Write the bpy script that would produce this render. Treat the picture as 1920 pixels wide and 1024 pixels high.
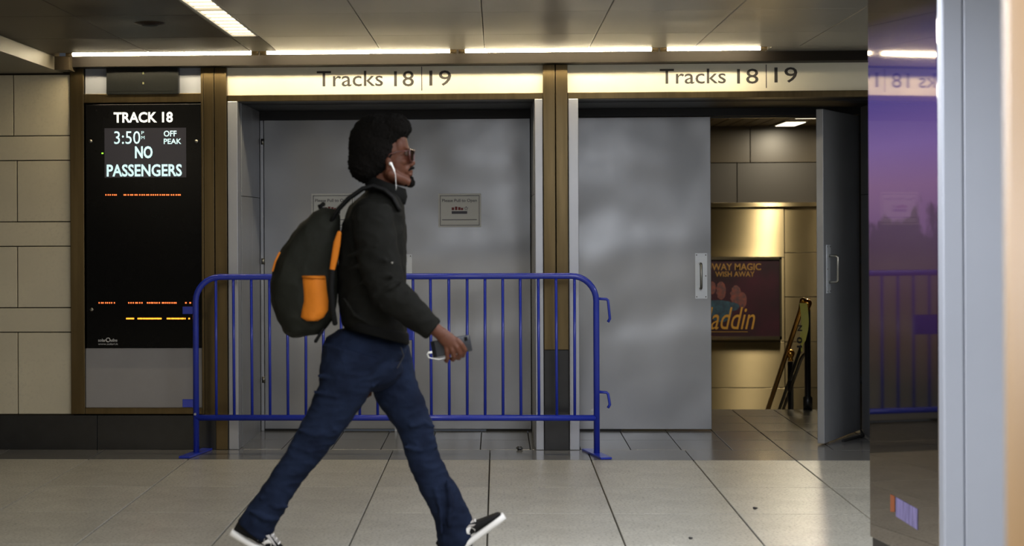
import bpy, bmesh, math, random
import numpy as np
from mathutils import Matrix, Vector, noise
random.seed(7)
for o in list(bpy.data.objects): bpy.data.objects.remove(o)
SC = bpy.context.scene
COL = SC.collection

# ------------------------------------------------------------------ camera
F, H = 3300.0, 1.395                 # focal length in pixels of the 1920x1024 frame, eye height
CX, CY = 777.0, 421.7                # principal point
YAW, ROLL = math.atan(155 / 3300), -0.0045
cam_d = bpy.data.cameras.new('camera'); cam = bpy.data.objects.new('camera', cam_d); COL.objects.link(cam)
cam_d.sensor_width = 36; cam_d.lens = F / 1920 * 36
cam_d.shift_x = (960 - CX) / 1920; cam_d.shift_y = (CY - 512) / 1920
cam_d.clip_start = .1; cam_d.clip_end = 100
cam_d.dof.use_dof = True; cam_d.dof.focus_distance = 10.6; cam_d.dof.aperture_fstop = 2.8
RM = Matrix.Rotation(YAW, 3, 'Z') @ Matrix.Rotation(math.pi / 2, 3, 'X') @ Matrix.Rotation(ROLL, 3, 'Z')
cam.matrix_world = Matrix.Translation((0, 0, H)) @ RM.to_4x4()
SC.camera = cam

# ------------------------------------------------------------------ light and exposure
SC.view_settings.view_transform = 'Standard'; SC.view_settings.look = 'None'
SC.view_settings.gamma = 1; SC.view_settings.exposure = 0.0; SC.view_settings.use_curve_mapping = False
W = bpy.data.worlds.new('world'); SC.world = W; W.use_nodes = True
W.node_tree.nodes['Background'].inputs[0].default_value = (.75, .85, 1, 1)
W.node_tree.nodes['Background'].inputs[1].default_value = .05
def area(name, loc, sx, sy, watts, col, rot=(0, 0, 0)):
    l = bpy.data.lights.new(name, 'AREA'); l.shape = 'RECTANGLE'; l.size = sx; l.size_y = sy
    l.energy = watts; l.color = col
    o = bpy.data.objects.new(name, l); o.location = loc; o.rotation_euler = rot; COL.objects.link(o); return o
COOL, WARM, NEUT = (.92, .95, 1), (1, .86, .62), (1, .95, .86)
# unseen area lights added at ceiling height for general light in the concourse
area('unseen_light_row', (.9, 4.8, 2.43), .3, 6.0, 150, COOL)
area('unseen_light_row', (-.2, 1.5, 2.43), .3, 9.0, 170, COOL)
area('unseen_light_row', (-3.6, 2.0, 2.32), .3, 6.0, 110, WARM)
area('unseen_light_row', (5.0, 1.5, 2.43), .3, 8.0, 150, COOL)
area('unseen_light_row', (4.2, 8.3, 2.43), .3, 3.5, 70, COOL)  # out-of-view row added to brighten the open door leaf
area('stair_light', (2.72, 15.3, 2.27), .1, .5, 60, WARM)

# ------------------------------------------------------------------ helpers
def ray(px, py): return RM @ Vector(((px - CX) / F, -(py - CY) / F, -1))
def at(px, py, Y):
    v = ray(px, py); return Vector((0, 0, H)) + v * (Y / v.y)
def onz(px, py, z=0.0):
    v = ray(px, py); return Vector((0, 0, H)) + v * ((z - H) / v.z)
def X(px, Y, py=421): return at(px, py, Y).x
def Z(py, Y, px=800): return at(px, py, Y).z

def lin(c):
    return tuple((v / 255 / 12.92) if v / 255 <= .04045 else ((v / 255 + .055) / 1.055) ** 2.4 for v in c) + (1,)
MATS = {}
def M(name, rgb, rough=.5, metal=0.0, var=0.0, vscale=6.0, bump=0.0, bscale=40.0, bdet=4, aniso=0.0, rand=0.0, emit=None, estr=0.0,
      rgb2=None, speck=0.0, sscale=300.0, stretch=None, spec=None, coat=0.0, rvar=0.0):
    m = bpy.data.materials.new(name); m.use_nodes = True; nt = m.node_tree; N, L = nt.nodes, nt.links
    b = N['Principled BSDF']
    b.inputs['Roughness'].default_value = rough; b.inputs['Metallic'].default_value = metal
    if spec is not None: b.inputs['Specular IOR Level'].default_value = spec
    if aniso: b.inputs['Anisotropic'].default_value = aniso; b.inputs['Anisotropic Rotation'].default_value = .25
    if coat: b.inputs['Coat Weight'].default_value = coat; b.inputs['Coat Roughness'].default_value = .08
    c = lin(rgb)
    tc = N.new('ShaderNodeTexCoord'); mp = N.new('ShaderNodeMapping'); L.new(tc.outputs['Object'], mp.inputs[0])
    if stretch: mp.inputs['Scale'].default_value = stretch
    def nz(scale, detail=4):
        n = N.new('ShaderNodeTexNoise'); n.inputs['Scale'].default_value = scale; n.inputs['Detail'].default_value = detail
        L.new(mp.outputs[0], n.inputs['Vector']); return n
    src = None
    def mixc(fac, a, bcol):
        x = N.new('ShaderNodeMix'); x.data_type = 'RGBA'
        L.new(fac, x.inputs[0])
        if isinstance(a, tuple): x.inputs[6].default_value = a
        else: L.new(a, x.inputs[6])
        x.inputs[7].default_value = bcol
        return x.outputs[2]
    src = c
    if var or rgb2:
        n = nz(vscale); r = N.new('ShaderNodeMapRange'); r.inputs[1].default_value = .35; r.inputs[2].default_value = .65
        L.new(n.outputs[0], r.inputs[0])
        c2 = lin(rgb2) if rgb2 else tuple(v * (1 - var) for v in c[:3]) + (1,)
        src = mixc(r.outputs[0], src, c2)
    if speck:
        n = nz(sscale, 2); r = N.new('ShaderNodeMapRange'); r.inputs[1].default_value = .5; r.inputs[2].default_value = .7
        L.new(n.outputs[0], r.inputs[0]); src = mixc(r.outputs[0], src, tuple(v * (1 - speck) for v in c[:3]) + (1,))
    if rand:
        oi = N.new('ShaderNodeObjectInfo'); mm = N.new('ShaderNodeMapRange')
        mm.inputs[3].default_value = 1 - rand; mm.inputs[4].default_value = 1 + rand * .5
        L.new(oi.outputs['Random'], mm.inputs[0])
        h = N.new('ShaderNodeHueSaturation'); L.new(mm.outputs[0], h.inputs['Value'])
        if isinstance(src, tuple): h.inputs['Color'].default_value = src
        else: L.new(src, h.inputs['Color'])
        src = h.outputs[0]
    if isinstance(src, tuple): b.inputs['Base Color'].default_value = src
    else: L.new(src, b.inputs['Base Color'])
    if rvar:
        n = nz(vscale * 1.7); r = N.new('ShaderNodeMapRange'); r.inputs[3].default_value = rough - rvar; r.inputs[4].default_value = rough + rvar
        L.new(n.outputs[0], r.inputs[0]); L.new(r.outputs[0], b.inputs['Roughness'])
    if bump:
        n = nz(bscale, bdet); bp = N.new('ShaderNodeBump'); bp.inputs['Strength'].default_value = 1; bp.inputs['Distance'].default_value = bump
        L.new(n.outputs[0], bp.inputs['Height']); L.new(bp.outputs[0], b.inputs['Normal'])
    if emit: b.inputs['Emission Color'].default_value = lin(emit); b.inputs['Emission Strength'].default_value = estr
    MATS[name] = m; return m

def worg(o):
    v = Vector((0, 0, 0))
    while o: v += o.location; o = o.parent
    return v
def tag(o, label, cat=None, group=None, kind=None):
    o['label'] = label
    if cat: o['category'] = cat
    if group: o['group'] = group
    if kind: o['kind'] = kind
    return o
def root(name, loc, label, cat=None, group=None, kind=None):
    o = bpy.data.objects.new(name, None); o.empty_display_size = .1; o.location = loc; COL.objects.link(o)
    return tag(o, label, cat, group, kind)
def link_mesh(name, verts, faces, mat, parent=None, smooth=False, origin=None):
    me = bpy.data.meshes.new(name)
    o = bpy.data.objects.new(name, me); COL.objects.link(o)
    if parent: o.parent = parent; off = worg(parent)
    else:
        a = np.array(verts); off = Vector(((a[:, 0].min() + a[:, 0].max()) / 2, (a[:, 1].min() + a[:, 1].max()) / 2, a[:, 2].min()))
        if origin: off = Vector(origin)
        o.location = off
    if parent and origin: o.location = Vector(origin) - off; off = Vector(origin)
    me.from_pydata([(v[0] - off.x, v[1] - off.y, v[2] - off.z) for v in verts], [], faces)
    if smooth: me.shade_smooth()
    me.materials.append(MATS[mat] if isinstance(mat, str) else mat)
    me.update(); return o

class MB:
    def __init__(s): s.v = []; s.f = []
    def add(s, vs, fs):
        k = len(s.v); s.v += [tuple(v) for v in vs]; s.f += [tuple(i + k for i in f) for f in fs]; return s
    def box(s, a, b, ch=0.0):
        (x0, y0, z0), (x1, y1, z1) = [min(p, q) for p, q in zip(a, b)], [max(p, q) for p, q in zip(a, b)]
        if not ch:
            vs = [(x, y, z) for z in (z0, z1) for y in (y0, y1) for x in (x0, x1)]
            return s.add(vs, [(0, 2, 3, 1), (4, 5, 7, 6), (0, 1, 5, 4), (2, 6, 7, 3), (0, 4, 6, 2), (1, 3, 7, 5)])
        bm = bmesh.new(); bmesh.ops.create_cube(bm, size=1)
        for v in bm.verts: v.co = Vector(((x0 + x1) / 2 + v.co.x * (x1 - x0), (y0 + y1) / 2 + v.co.y * (y1 - y0), (z0 + z1) / 2 + v.co.z * (z1 - z0)))
        bmesh.ops.bevel(bm, geom=bm.edges[:], offset=ch, segments=2, affect='EDGES', profile=.5)
        bm.verts.index_update(); s.add([v.co for v in bm.verts], [[v.index for v in f.verts] for f in bm.faces]); bm.free(); return s
    def obox(s, o, e1, e2, e3, ch=0.0):           # box spanned by three edge vectors from corner o
        k = len(s.v); s.box((0, 0, 0), (1, 1, 1)) if not ch else None
        if ch:
            l = [e.length for e in (e1, e2, e3)]; s.box((0, 0, 0), l, ch); u = [e.normalized() for e in (e1, e2, e3)]
        else: u = (e1, e2, e3)
        for i in range(k, len(s.v)):
            x, y, z = s.v[i]; s.v[i] = tuple(Vector(o) + u[0] * x + u[1] * y + u[2] * z)
        return s
    def tube(s, pts, r, n=12, ky=1.0, caps='flat', side=None):
        pts = [Vector(p) for p in pts]
        rs = r if isinstance(r, (list, tuple)) else [r] * len(pts)
        kys = ky if isinstance(ky, (list, tuple)) else [ky] * len(pts)
        rings = []; up = Vector(side) if side else None
        def frame(t):
            nonlocal up
            if up is None: up = Vector((0, 1, 0)) if abs(t.y) < .8 else Vector((1, 0, 0))
            w = (up - t * up.dot(t)).normalized()
            if side is None: up = w
            return t.cross(w).normalized(), w
        T = []
        for i in range(len(pts)):
            a = pts[i] - pts[i - 1] if i else pts[1] - pts[0]
            b = pts[i + 1] - pts[i] if i < len(pts) - 1 else a
            T.append((a.normalized() + b.normalized()).normalized())
        P = [(pts[i], rs[i], kys[i], T[i]) for i in range(len(pts))]
        if caps == 'round':
            a = [(pts[0] - T[0] * rs[0] * math.sin(x), max(rs[0] * math.cos(x), 1e-4), kys[0], T[0]) for x in (1.45, 1.05, .55)]
            b = [(pts[-1] + T[-1] * rs[-1] * math.sin(x), max(rs[-1] * math.cos(x), 1e-4), kys[-1], T[-1]) for x in (.55, 1.05, 1.45)]
            P = a + P + b
        k = len(s.v)
        for p, rr, kk, t in P:
            u, w = frame(t)
            for j in range(n):
                an = 2 * math.pi * j / n; s.v.append(tuple(p + u * rr * math.cos(an) + w * rr * kk * math.sin(an)))
        m = len(P)
        for i in range(m - 1):
            for j in range(n):
                a = k + i * n + j; b = k + i * n + (j + 1) % n; s.f.append((a, b, b + n, a + n))
        s.f.append(tuple(k + j for j in reversed(range(n)))); s.f.append(tuple(k + (m - 1) * n + j for j in range(n)))
        return s
    def loft(s, rings):                            # rings: list of equal-length point lists, closed ends
        n = len(rings[0]); k = len(s.v)
        for r in rings: s.v += [tuple(p) for p in r]
        for i in range(len(rings) - 1):
            for j in range(n):
                a = k + i * n + j; b = k + i * n + (j + 1) % n; s.f.append((a, b, b + n, a + n))
        s.f.append(tuple(k + j for j in reversed(range(n)))); s.f.append(tuple(k + (len(rings) - 1) * n + j for j in range(n)))
        return s
    def ell(s, c, r, n=20, m=12, rot=None):
        c = Vector(c); k = len(s.v)
        for i in range(1, m):
            ph = math.pi * i / m
            for j in range(n):
                th = 2 * math.pi * j / n
                p = Vector((r[0] * math.sin(ph) * math.cos(th), r[1] * math.sin(ph) * math.sin(th), r[2] * math.cos(ph)))
                if rot: p = rot @ p
                s.v.append(tuple(c + p))
        for e in (1, -1):
            p = Vector((0, 0, r[2] * e)); s.v.append(tuple(c + (rot @ p if rot else p)))
        for i in range(m - 2):
            for j in range(n):
                a = k + i * n + j; b = k + i * n + (j + 1) % n; s.f.append((a, a + n, b + n, b))
        t, d = k + (m - 1) * n, k + (m - 1) * n + 1; q = k + (m - 2) * n
        for j in range(n): s.f.append((t, k + j, k + (j + 1) % n)); s.f.append((d, q + (j + 1) % n, q + j))
        return s
    def lathe(s, c, prof, n=20):                   # prof: (radius, z) bottom to top, vertical axis at c
        return s.loft([[(c[0] + max(r, 1e-4) * math.cos(2 * math.pi * j / n), c[1] + max(r, 1e-4) * math.sin(2 * math.pi * j / n), c[2] + z) for j in range(n)] for r, z in prof])
    def build(s, name, mat, parent=None, smooth=False, origin=None):
        return link_mesh(name, s.v, s.f, mat, parent, smooth, origin)
    def remesh(s, name, mat, voxel, smooth=4, parent=None, fac=.5, disp=None, decimate=None, cut=None):
        me = bpy.data.meshes.new('tmp'); me.from_pydata(s.v, [], s.f); o = bpy.data.objects.new('tmp', me); COL.objects.link(o)
        r = o.modifiers.new('r', 'REMESH'); r.mode = 'VOXEL'; r.voxel_size = voxel
        if smooth: q = o.modifiers.new('s', 'SMOOTH'); q.factor = fac; q.iterations = smooth
        if decimate: q = o.modifiers.new('d', 'DECIMATE'); q.ratio = decimate
        dg = bpy.context.evaluated_depsgraph_get(); e = o.evaluated_get(dg); m2 = e.to_mesh()
        n = len(m2.vertices); co = np.empty(n * 3, np.float32); m2.vertices.foreach_get('co', co); co = co.reshape(-1, 3)
        no = np.empty(n * 3, np.float32); m2.vertices.foreach_get('normal', no); no = no.reshape(-1, 3)
        fs = [tuple(p.vertices) for p in m2.polygons]; e.to_mesh_clear(); bpy.data.objects.remove(o); bpy.data.meshes.remove(me)
        if disp is not None: co = co + no * disp(co)[:, None]
        return link_mesh(name, co.tolist(), fs, mat, parent, True)

def prect(x0, y0, x1, y1, Yf, depth, ch=0.0, mb=None):     # upright box whose front face fills a picture rectangle at depth Yf
    xm, ym = (x0 + x1) / 2, (y0 + y1) / 2
    return (mb or MB()).box((at(x0, ym, Yf).x, Yf, at(xm, y1, Yf).z), (at(x1, ym, Yf).x, Yf + depth, at(xm, y0, Yf).z), ch)
def text(name, s, rect, Yf, mat, parent, bold=0.0, shear=0.0, rot=0, depth=.003, flip=False, frame=None):
    cu = bpy.data.curves.new('t', 'FONT'); cu.body = s; cu.offset = bold; cu.shear = shear; cu.resolution_u = 3
    o = bpy.data.objects.new('t', cu); COL.objects.link(o)
    dg = bpy.context.evaluated_depsgraph_get(); e = o.evaluated_get(dg); m = e.to_mesh()
    vs = [(v.co.x, v.co.y) for v in m.vertices]; fs = [tuple(p.vertices) for p in m.polygons]; e.to_mesh_clear()
    bpy.data.objects.remove(o); bpy.data.curves.remove(cu)
    if rot: vs = [(-y, x) for x, y in vs]
    a = np.array(vs); mn, mx = a.min(0), a.max(0); u = (a - mn) / (mx - mn)
    x0, y0, x1, y1 = rect; ym, xm = (y0 + y1) / 2, (x0 + x1) / 2
    if frame: O, ex, ez, nn = frame; q = [O + ex * i + ez * j + nn * .001 for i, j in u.tolist()]
    else:
        X0, X1, Z0, Z1 = at(x0, ym, Yf).x, at(x1, ym, Yf).x, at(xm, y1, Yf).z, at(xm, y0, Yf).z
        q = [(X0 + i * (X1 - X0), Yf, Z0 + j * (Z1 - Z0)) for i, j in u.tolist()]
    n = len(q)
    if not frame:
        q = q + [(x, y + depth, z) for x, y, z in q]
        fs = fs + [tuple(n + i for i in reversed(f)) for f in fs]
    return link_mesh(name, q, fs, mat, parent)

# ------------------------------------------------------------------ materials
M('floor_stone', (178, 175, 165), .34, rand=.07, speck=.6, sscale=75, var=.16, vscale=5, rvar=.06, bump=.0004, bscale=90)
M('border_stone', (104, 104, 104), .2, rand=.06, speck=.2, sscale=90, var=.12, vscale=4)
M('lobby_tile', (120, 117, 108), .22, rand=.06, speck=.2, sscale=90, var=.12, vscale=4)
M('grout', (48, 45, 40), .9)
M('limestone', (208, 198, 172), .38, rand=.06, var=.08, vscale=3, speck=.08, sscale=60)
M('limestone_joint', (70, 62, 48), .9)
M('black_granite', (36, 36, 37), .28, var=.3, vscale=14, rand=.1)
M('bronze', (108, 93, 66), .34, 1, var=.25, vscale=3, stretch=(8, 8, .6), rvar=.06)
M('dark_bronze', (64, 54, 42), .4, .8, var=.2, vscale=5)
M('steel_post', (178, 180, 186), .42, .8, var=.06, vscale=4)
M('door_steel', (164, 166, 170), .35, .6, var=.08, vscale=2.2, bump=.04, bscale=1.9, bdet=.8, rvar=.07)
M('jamb_steel', (160, 162, 166), .4, .5, var=.1, vscale=3)
M('header_dark', (30, 25, 20), .6, spec=.2)
M('dark_gap', (16, 16, 17), .7)
M('soffit_dark', (44, 44, 47), .5, .5)
M('ceiling_metal', (168, 165, 158), .3, .5, var=.08, vscale=1.2, rand=.05, bump=.006, bscale=1.0, bdet=1)
M('ceiling_brown', (64, 56, 44), .42, 0, spec=.12, var=.12, vscale=1.2, rand=.05, bump=.006, bscale=1.0, bdet=1)
M('plaster', (150, 148, 145), .7)
M('far_wall', (160, 165, 175), .6)
M('grey_laminate', (150, 147, 146), .5, var=.05)
M('grey_blue_panel', (150, 154, 164), .5, var=.08)
M('sign_white', (232, 226, 206), .5, var=.03)
M('sign_ink', (58, 54, 50), .6)
M('board_black', (11, 11, 12), .2, var=.2, spec=.12)
M('lcd_grey', (34, 33, 36), .3, emit=(70, 66, 72), estr=.25)
M('lcd_text', (200, 230, 235), .5, emit=(196, 232, 236), estr=.85)
M('board_text', (235, 238, 238), .5, emit=(235, 238, 236), estr=.55)
M('led_amber', (255, 160, 40), .5, emit=(255, 150, 40), estr=2.2)
M('led_red', (255, 120, 60), .5, emit=(255, 120, 60), estr=1.6)
M('led_green', (150, 255, 60), .5, emit=(150, 255, 60), estr=1.5)
M('logo_grey', (190, 190, 190), .6)
M('screw_steel', (150, 148, 140), .35, 1)
M('clock_black', (27, 28, 27), .22)
M('clock_dot', (120, 120, 80), .6)
M('tube_glow', (255, 255, 255), .5, emit=(255, 236, 196), estr=80)
M('lens_glow', (255, 255, 255), .5, emit=(255, 240, 210), estr=3.2)
M('lens_rib', (205, 200, 184), .5)
M('lamp_cap', (150, 130, 95), .35, .7)
M('fixture_white', (190, 186, 176), .5)
M('barrier_blue', (36, 56, 176), .32, var=.12, vscale=12, coat=.3)
M('galv', (170, 172, 176), .4, 1)
M('pull_white', (205, 210, 216), .38, .5)
M('paper', (226, 226, 220), .8, var=.04)
M('paper_ink', (92, 92, 98), .8)
M('paper_red', (130, 66, 66), .8)
M('stair_stone', (70, 62, 48), .3, var=.2, vscale=2, rand=.08)
M('stair_steel', (140, 128, 100), .36, 1, var=.15, vscale=2, bump=.008, bscale=1.2, bdet=0, aniso=1.0)
M('stair_dark', (36, 32, 26), .4)
M('slat_ceiling', (118, 106, 82), .45, .3)
M('poster_dark', (30, 20, 26), .35, rgb2=(52, 22, 34), vscale=2.5)
M('poster_gold', (150, 112, 42), .5)
M('poster_gold_dim', (112, 84, 36), .5)
M('poster_teal', (28, 62, 80), .6, rgb2=(20, 36, 54), vscale=20)
M('poster_rose', (96, 46, 40), .6, rgb2=(58, 40, 46), vscale=25)
M('poster_frame', (150, 140, 118), .25, 1)
M('brass', (214, 160, 72), .2, 1)
M('black_paint', (18, 18, 18), .35)
M('tape_yellow', (206, 200, 96), .5, bump=.003, bscale=30)
M('tape_ink', (24, 24, 20), .6)
M('soffit_paint', (120, 114, 100), .55, var=.05)
M('kiosk_metal', (180, 185, 198), .45, .35, var=.05, vscale=2)
M('kiosk_dark', (40, 34, 30), .4)
M('added_tan_column', (118, 90, 54), .5, var=.1, vscale=3)
M('reflection_lilac', (150, 140, 196), .5, rgb2=(96, 90, 130), vscale=60, stretch=(3, 3, .15))
M('reflection_orange', (150, 84, 50), .6)
M('skin', (84, 50, 35), .55, spec=.22, var=.12, vscale=25)
M('hair', (13, 11, 9), 1, var=.3, vscale=120, bump=.002, bscale=300, spec=.1)
M('jacket', (19, 19, 16), .85, spec=.12, var=.25, vscale=14, bump=.003, bscale=26)
M('jacket_rib', (14, 14, 13), .9, spec=.1)
M('denim', (25, 34, 54), .9, spec=.1, rgb2=(14, 20, 36), vscale=9, bump=.0035, bscale=30, speck=.15, sscale=600)
M('stitch', (34, 36, 44), .8)
M('pack_fabric', (28, 29, 23), .75, spec=.15, var=.25, vscale=10, bump=.003, bscale=22)
M('pack_black', (13, 13, 13), .7, spec=.15, bump=.002, bscale=60)
M('pack_orange', (190, 108, 24), .7, spec=.2, var=.12, vscale=12, bump=.002, bscale=60)
M('shoe_white', (212, 210, 206), .5)
M('shoe_grey', (150, 146, 142), .6)
M('shoe_black', (20, 20, 21), .7, spec=.15)
M('plastic_white', (235, 235, 232), .35)
M('phone_grey', (44, 46, 51), .35, .3)
M('phone_glass', (12, 12, 14), .1)
M('tortoise', (84, 34, 26), .25, rgb2=(40, 20, 16), vscale=60)
M('eye_white', (90, 70, 60), .3)
def glass_mat(name, tint, alpha_mix):
    m = bpy.data.materials.new(name); m.use_nodes = True; nt = m.node_tree; N = nt.nodes; N.clear()
    o = N.new('ShaderNodeOutputMaterial'); t = N.new('ShaderNodeBsdfTransparent'); g = N.new('ShaderNodeBsdfGlossy'); x = N.new('ShaderNodeMixShader')
    t.inputs[0].default_value = lin(tint); g.inputs['Roughness'].default_value = .03; x.inputs[0].default_value = alpha_mix
    nt.links.new(t.outputs[0], x.inputs[1]); nt.links.new(g.outputs[0], x.inputs[2]); nt.links.new(x.outputs[0], o.inputs[0]); MATS[name] = m
glass_mat('lens_glass', (190, 170, 170), .08)

# ------------------------------------------------------------------ planes of the place
YW, YD = 10.91, 11.90            # front of the gate wall, plane of the doors in their alcoves
ZC = 2.44                        # concourse ceiling
ZH = Z(188, YW)                  # soffit of the door alcoves
YB = 10.44                       # edge of the dark border in the floor

# ------------------------------------------------------------------ floor
def tile_mesh(name, sx, sy, h, ch, mat):
    v = [(-sx / 2, -sy / 2, -h), (sx / 2, -sy / 2, -h), (sx / 2, sy / 2, -h), (-sx / 2, sy / 2, -h)]
    v += [(x, y, -ch) for x, y, _ in v[:4]]
    v += [(x * (1 - 2 * ch / sx), y * (1 - 2 * ch / sy), 0) for x, y, _ in v[:4]]
    f = [(8, 9, 10, 11)] + [(a + i, a + (i + 1) % 4, a + 4 + (i + 1) % 4, a + 4 + i) for a in (0, 4) for i in range(4)]
    me = bpy.data.meshes.new(name); me.from_pydata(v, [], f); me.materials.append(MATS[mat]); return me
def piece(name, me, loc, parent):
    o = bpy.data.objects.new(name, me); o.parent = parent; o.location = Vector(loc) - worg(parent); COL.objects.link(o); return o
floor = MB().box((-7, -6, -.3), (7, 11.95, -.02)).build('floor', 'grout', origin=(0, 0, 0))
tag(floor, 'pale speckled stone tile floor of the concourse with a dark border along the gates', kind='structure')
PX, X00 = .6, -.05
rows = [6.81, 7.66, 8.51, 9.36, YB]
for a, b in zip(rows[:-1], rows[1:]):
    me = tile_mesh('tile', PX - .007, b - a - .003, .03, .0025, 'floor_stone')
    for k in range(-6, 7): piece('tile', me, (X00 + PX * (k + .5), (a + b) / 2, 0), floor)
me = tile_mesh('tile', PX - .007, .85 - .003, .03, .0025, 'floor_stone')
for r in range(2):
    for k in range(-4, 5): piece('tile', me, (X00 + PX * (k + .5), 6.81 - .85 * (r + .5), 0), floor)
big = MB().box((-7, -6, -.03), (7, 5.10, -.001)).box((-7, 5.10, -.03), (X00 - PX * 6, YB, -.001)).box((X00 + PX * 7, 5.10, -.03), (7, YB, -.001))
big.box((X00 - PX * 6, 5.1, -.03), (X00 - PX * 4, 6.81, -.001)).box((X00 + PX * 5, 5.1, -.03), (X00 + PX * 7, 6.81, -.001)).build('outer_paving', 'floor_stone', floor)
me = tile_mesh('border_tile', PX - .005, YW - YB - .004, .03, .002, 'border_stone')
for k in range(-6, 7): piece('border_tile', me, (X00 + PX * (k + .5), (YB + YW) / 2, 0), floor)
me = tile_mesh('alcove_tile', .31 - .005, .495 - .005, .03, .002, 'border_stone')
for k in range(-6, 10):
    for r in range(2):
        x = -.11 + .31 * (k + .5)
        if x < -1.75 or .1 < x < .35: continue
        piece('alcove_tile', me, (x, YW + .2475 + .495 * r, 0), floor)
me = tile_mesh('lobby_tile', .31 - .005, .466 - .005, .03, .002, 'lobby_tile')
lob = MB().box((.3, 11.95, -.3), (3.2, 13.30, -.02)).build('floor_stair_lobby', 'grout', origin=(1.7, 12.6, 0))
tag(lob, 'grey-beige tiled floor of the lobby seen through the open door', kind='structure')
for k in range(2, 11):
    for r in range(3):
        if -.11 + .31 * (k + .5) < 3.1: piece('lobby_tile', me, (-.11 + .31 * (k + .5), 11.905 + .466 * (r + .5), 0), lob)

# ------------------------------------------------------------------ ceiling, slot and soffit
ceil = MB().box((-7, -6, ZC + .03), (7, 10.5, ZC + .3)).build('ceiling', 'plaster', origin=(0, 0, ZC + .03))
tag(ceil, 'glossy metal panel ceiling over the concourse', kind='structure')
xs = [-7, -4.5, -3.33, -2.71, -2.09, -1.47, -1.31, -.69, -.07, .55, 1.17, 1.79, 2.41, 3.03, 5, 7]
ys = [10.5, 9.69, 8.66, 7.4, 5, 2.5, 0, -3, -6]
for i in range(len(xs) - 1):
    for j in range(len(ys) - 1):
        if xs[i] == -1.47 and 7.5 < ys[j] < 9.7: continue
        a = (xs[i] + .002, ys[j + 1] + .002, ZC); b = (xs[i + 1] - .002, ys[j] - .002, ZC + .03)
        MB().box(a, b, .003).build('panel', 'ceiling_brown' if xs[i] < -1.4 else 'ceiling_metal', ceil)  # darker brown for the panels on the left
for j in range(2):
    y1 = 9.69 - 1.2 * j; y0 = y1 - 1.2
    r = root('ceiling_light', (-1.39, (y0 + y1) / 2, ZC), ['ribbed strip light end in the ceiling nearest the gates, above the track display', 'next ribbed strip light in line, cut by the top edge of the picture'][j], 'ceiling light', 'strip lights in the ceiling')
    h = MB().box((-1.468, y0 + .004, ZC + .002), (-1.455, y1 - .004, ZC + .028)).box((-1.325, y0 + .004, ZC + .002), (-1.312, y1 - .004, ZC + .028))
    h.box((-1.455, y0 + .004, ZC + .002), (-1.325, y0 + .012, ZC + .028)).box((-1.455, y1 - .012, ZC + .002), (-1.325, y1 - .004, ZC + .028)).build('housing', 'fixture_white', r)
    MB().box((-1.455, y0 + .012, ZC + .014), (-1.325, y1 - .012, ZC + .028)).build('diffuser', 'lens_glow', r)
    if j < 2:
        for q in range(8): MB().box((-1.455, y0 + .08 + q * .145, ZC + .008), (-1.325, y0 + .092 + q * .145, ZC + .0139)).build('rib', 'lens_rib', r)
p = onz(281, 43, ZC)
r = root('ceiling_speaker', (p.x, p.y, ZC), 'small dark round fitting in the ceiling left of the strip light', 'ceiling fitting')
MB().lathe((p.x, p.y, ZC), [(.05, -.012), (.075, -.004), (.08, 0)]).build('rim', 'dark_bronze', r)
MB().lathe((p.x, p.y, ZC), [(.035, -.016), (.045, -.0121)]).build('grille', 'dark_gap', r)
# soffit over the left wall
sof = MB().box((-7, -6, Z(137, YW, 100)), (-2.71, YW, ZC + .002)).build('ceiling_soffit', 'soffit_paint', origin=(-3, 8, ZC))
tag(sof, 'dropped metal soffit box along the ceiling over the left stone wall', kind='structure')
MB().box((-2.7099, YW - .22, Z(137, YW, 100)), (-2.62, YW - .06, ZC)).build('end_cap', 'ceiling_brown', sof)
# lamp slot in front of the gate wall
YS0, YS1 = 10.5, 10.775
slot = MB().box((-2.71, YS0 - .02, ZC + .1), (7, YS1 + .1, ZC + .13)).box((-2.71, YS0 - .02, ZC + .031), (7, YS0, ZC + .1)).build('ceiling_slot', 'dark_bronze', origin=(0, 10.6, ZC + .1))
tag(slot, 'narrow lamp slot between the ceiling and the bronze header', kind='structure')
XE = X(1442, 10.62, 90)
MB().box((XE, YS0, ZC), (7, YS1, ZC + .03)).build('blank_panel', 'ceiling_metal', slot)
MB().box((-7, YS0, ZC), (-2.70, YS1, ZC + .03)).build('blank_panel', 'ceiling_brown', slot)
ends = [(124, 484), (488, 856), (860, 1234), (1238, 1438)]
names = ['leftmost glowing tube of the lamp slot, above the track display', 'second glowing tube of the lamp slot, above the left track sign',
         'third glowing tube of the lamp slot, above the pier between the signs', 'rightmost, shortest glowing tube of the lamp slot, above the right track sign']
for (a, b), lb in zip(ends, names):
    xa, xb = X(a, 10.62, 98), X(b, 10.62, 98); zt = ZC + .004
    r = root('fluorescent_tube', ((xa + xb) / 2, 10.62, zt), lb, 'tube lamp', 'tubes in the lamp slot above the gates')
    MB().tube([(xa + .04, 10.62, zt), (xb - .04, 10.62, zt)], .012, 14).build('glowing_tube', 'tube_glow', r, True)
    for x0, x1 in ((xa, xa + .04), (xb - .04, xb)):
        c = MB().tube([(x0, 10.62, zt), (x1, 10.62, zt)], .016, 14)
        c.box((x0 + .01, 10.61, zt + .01), (x1 - .01, 10.63, ZC + .1)).build('lamp_holder', 'lamp_cap', r, True)

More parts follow.
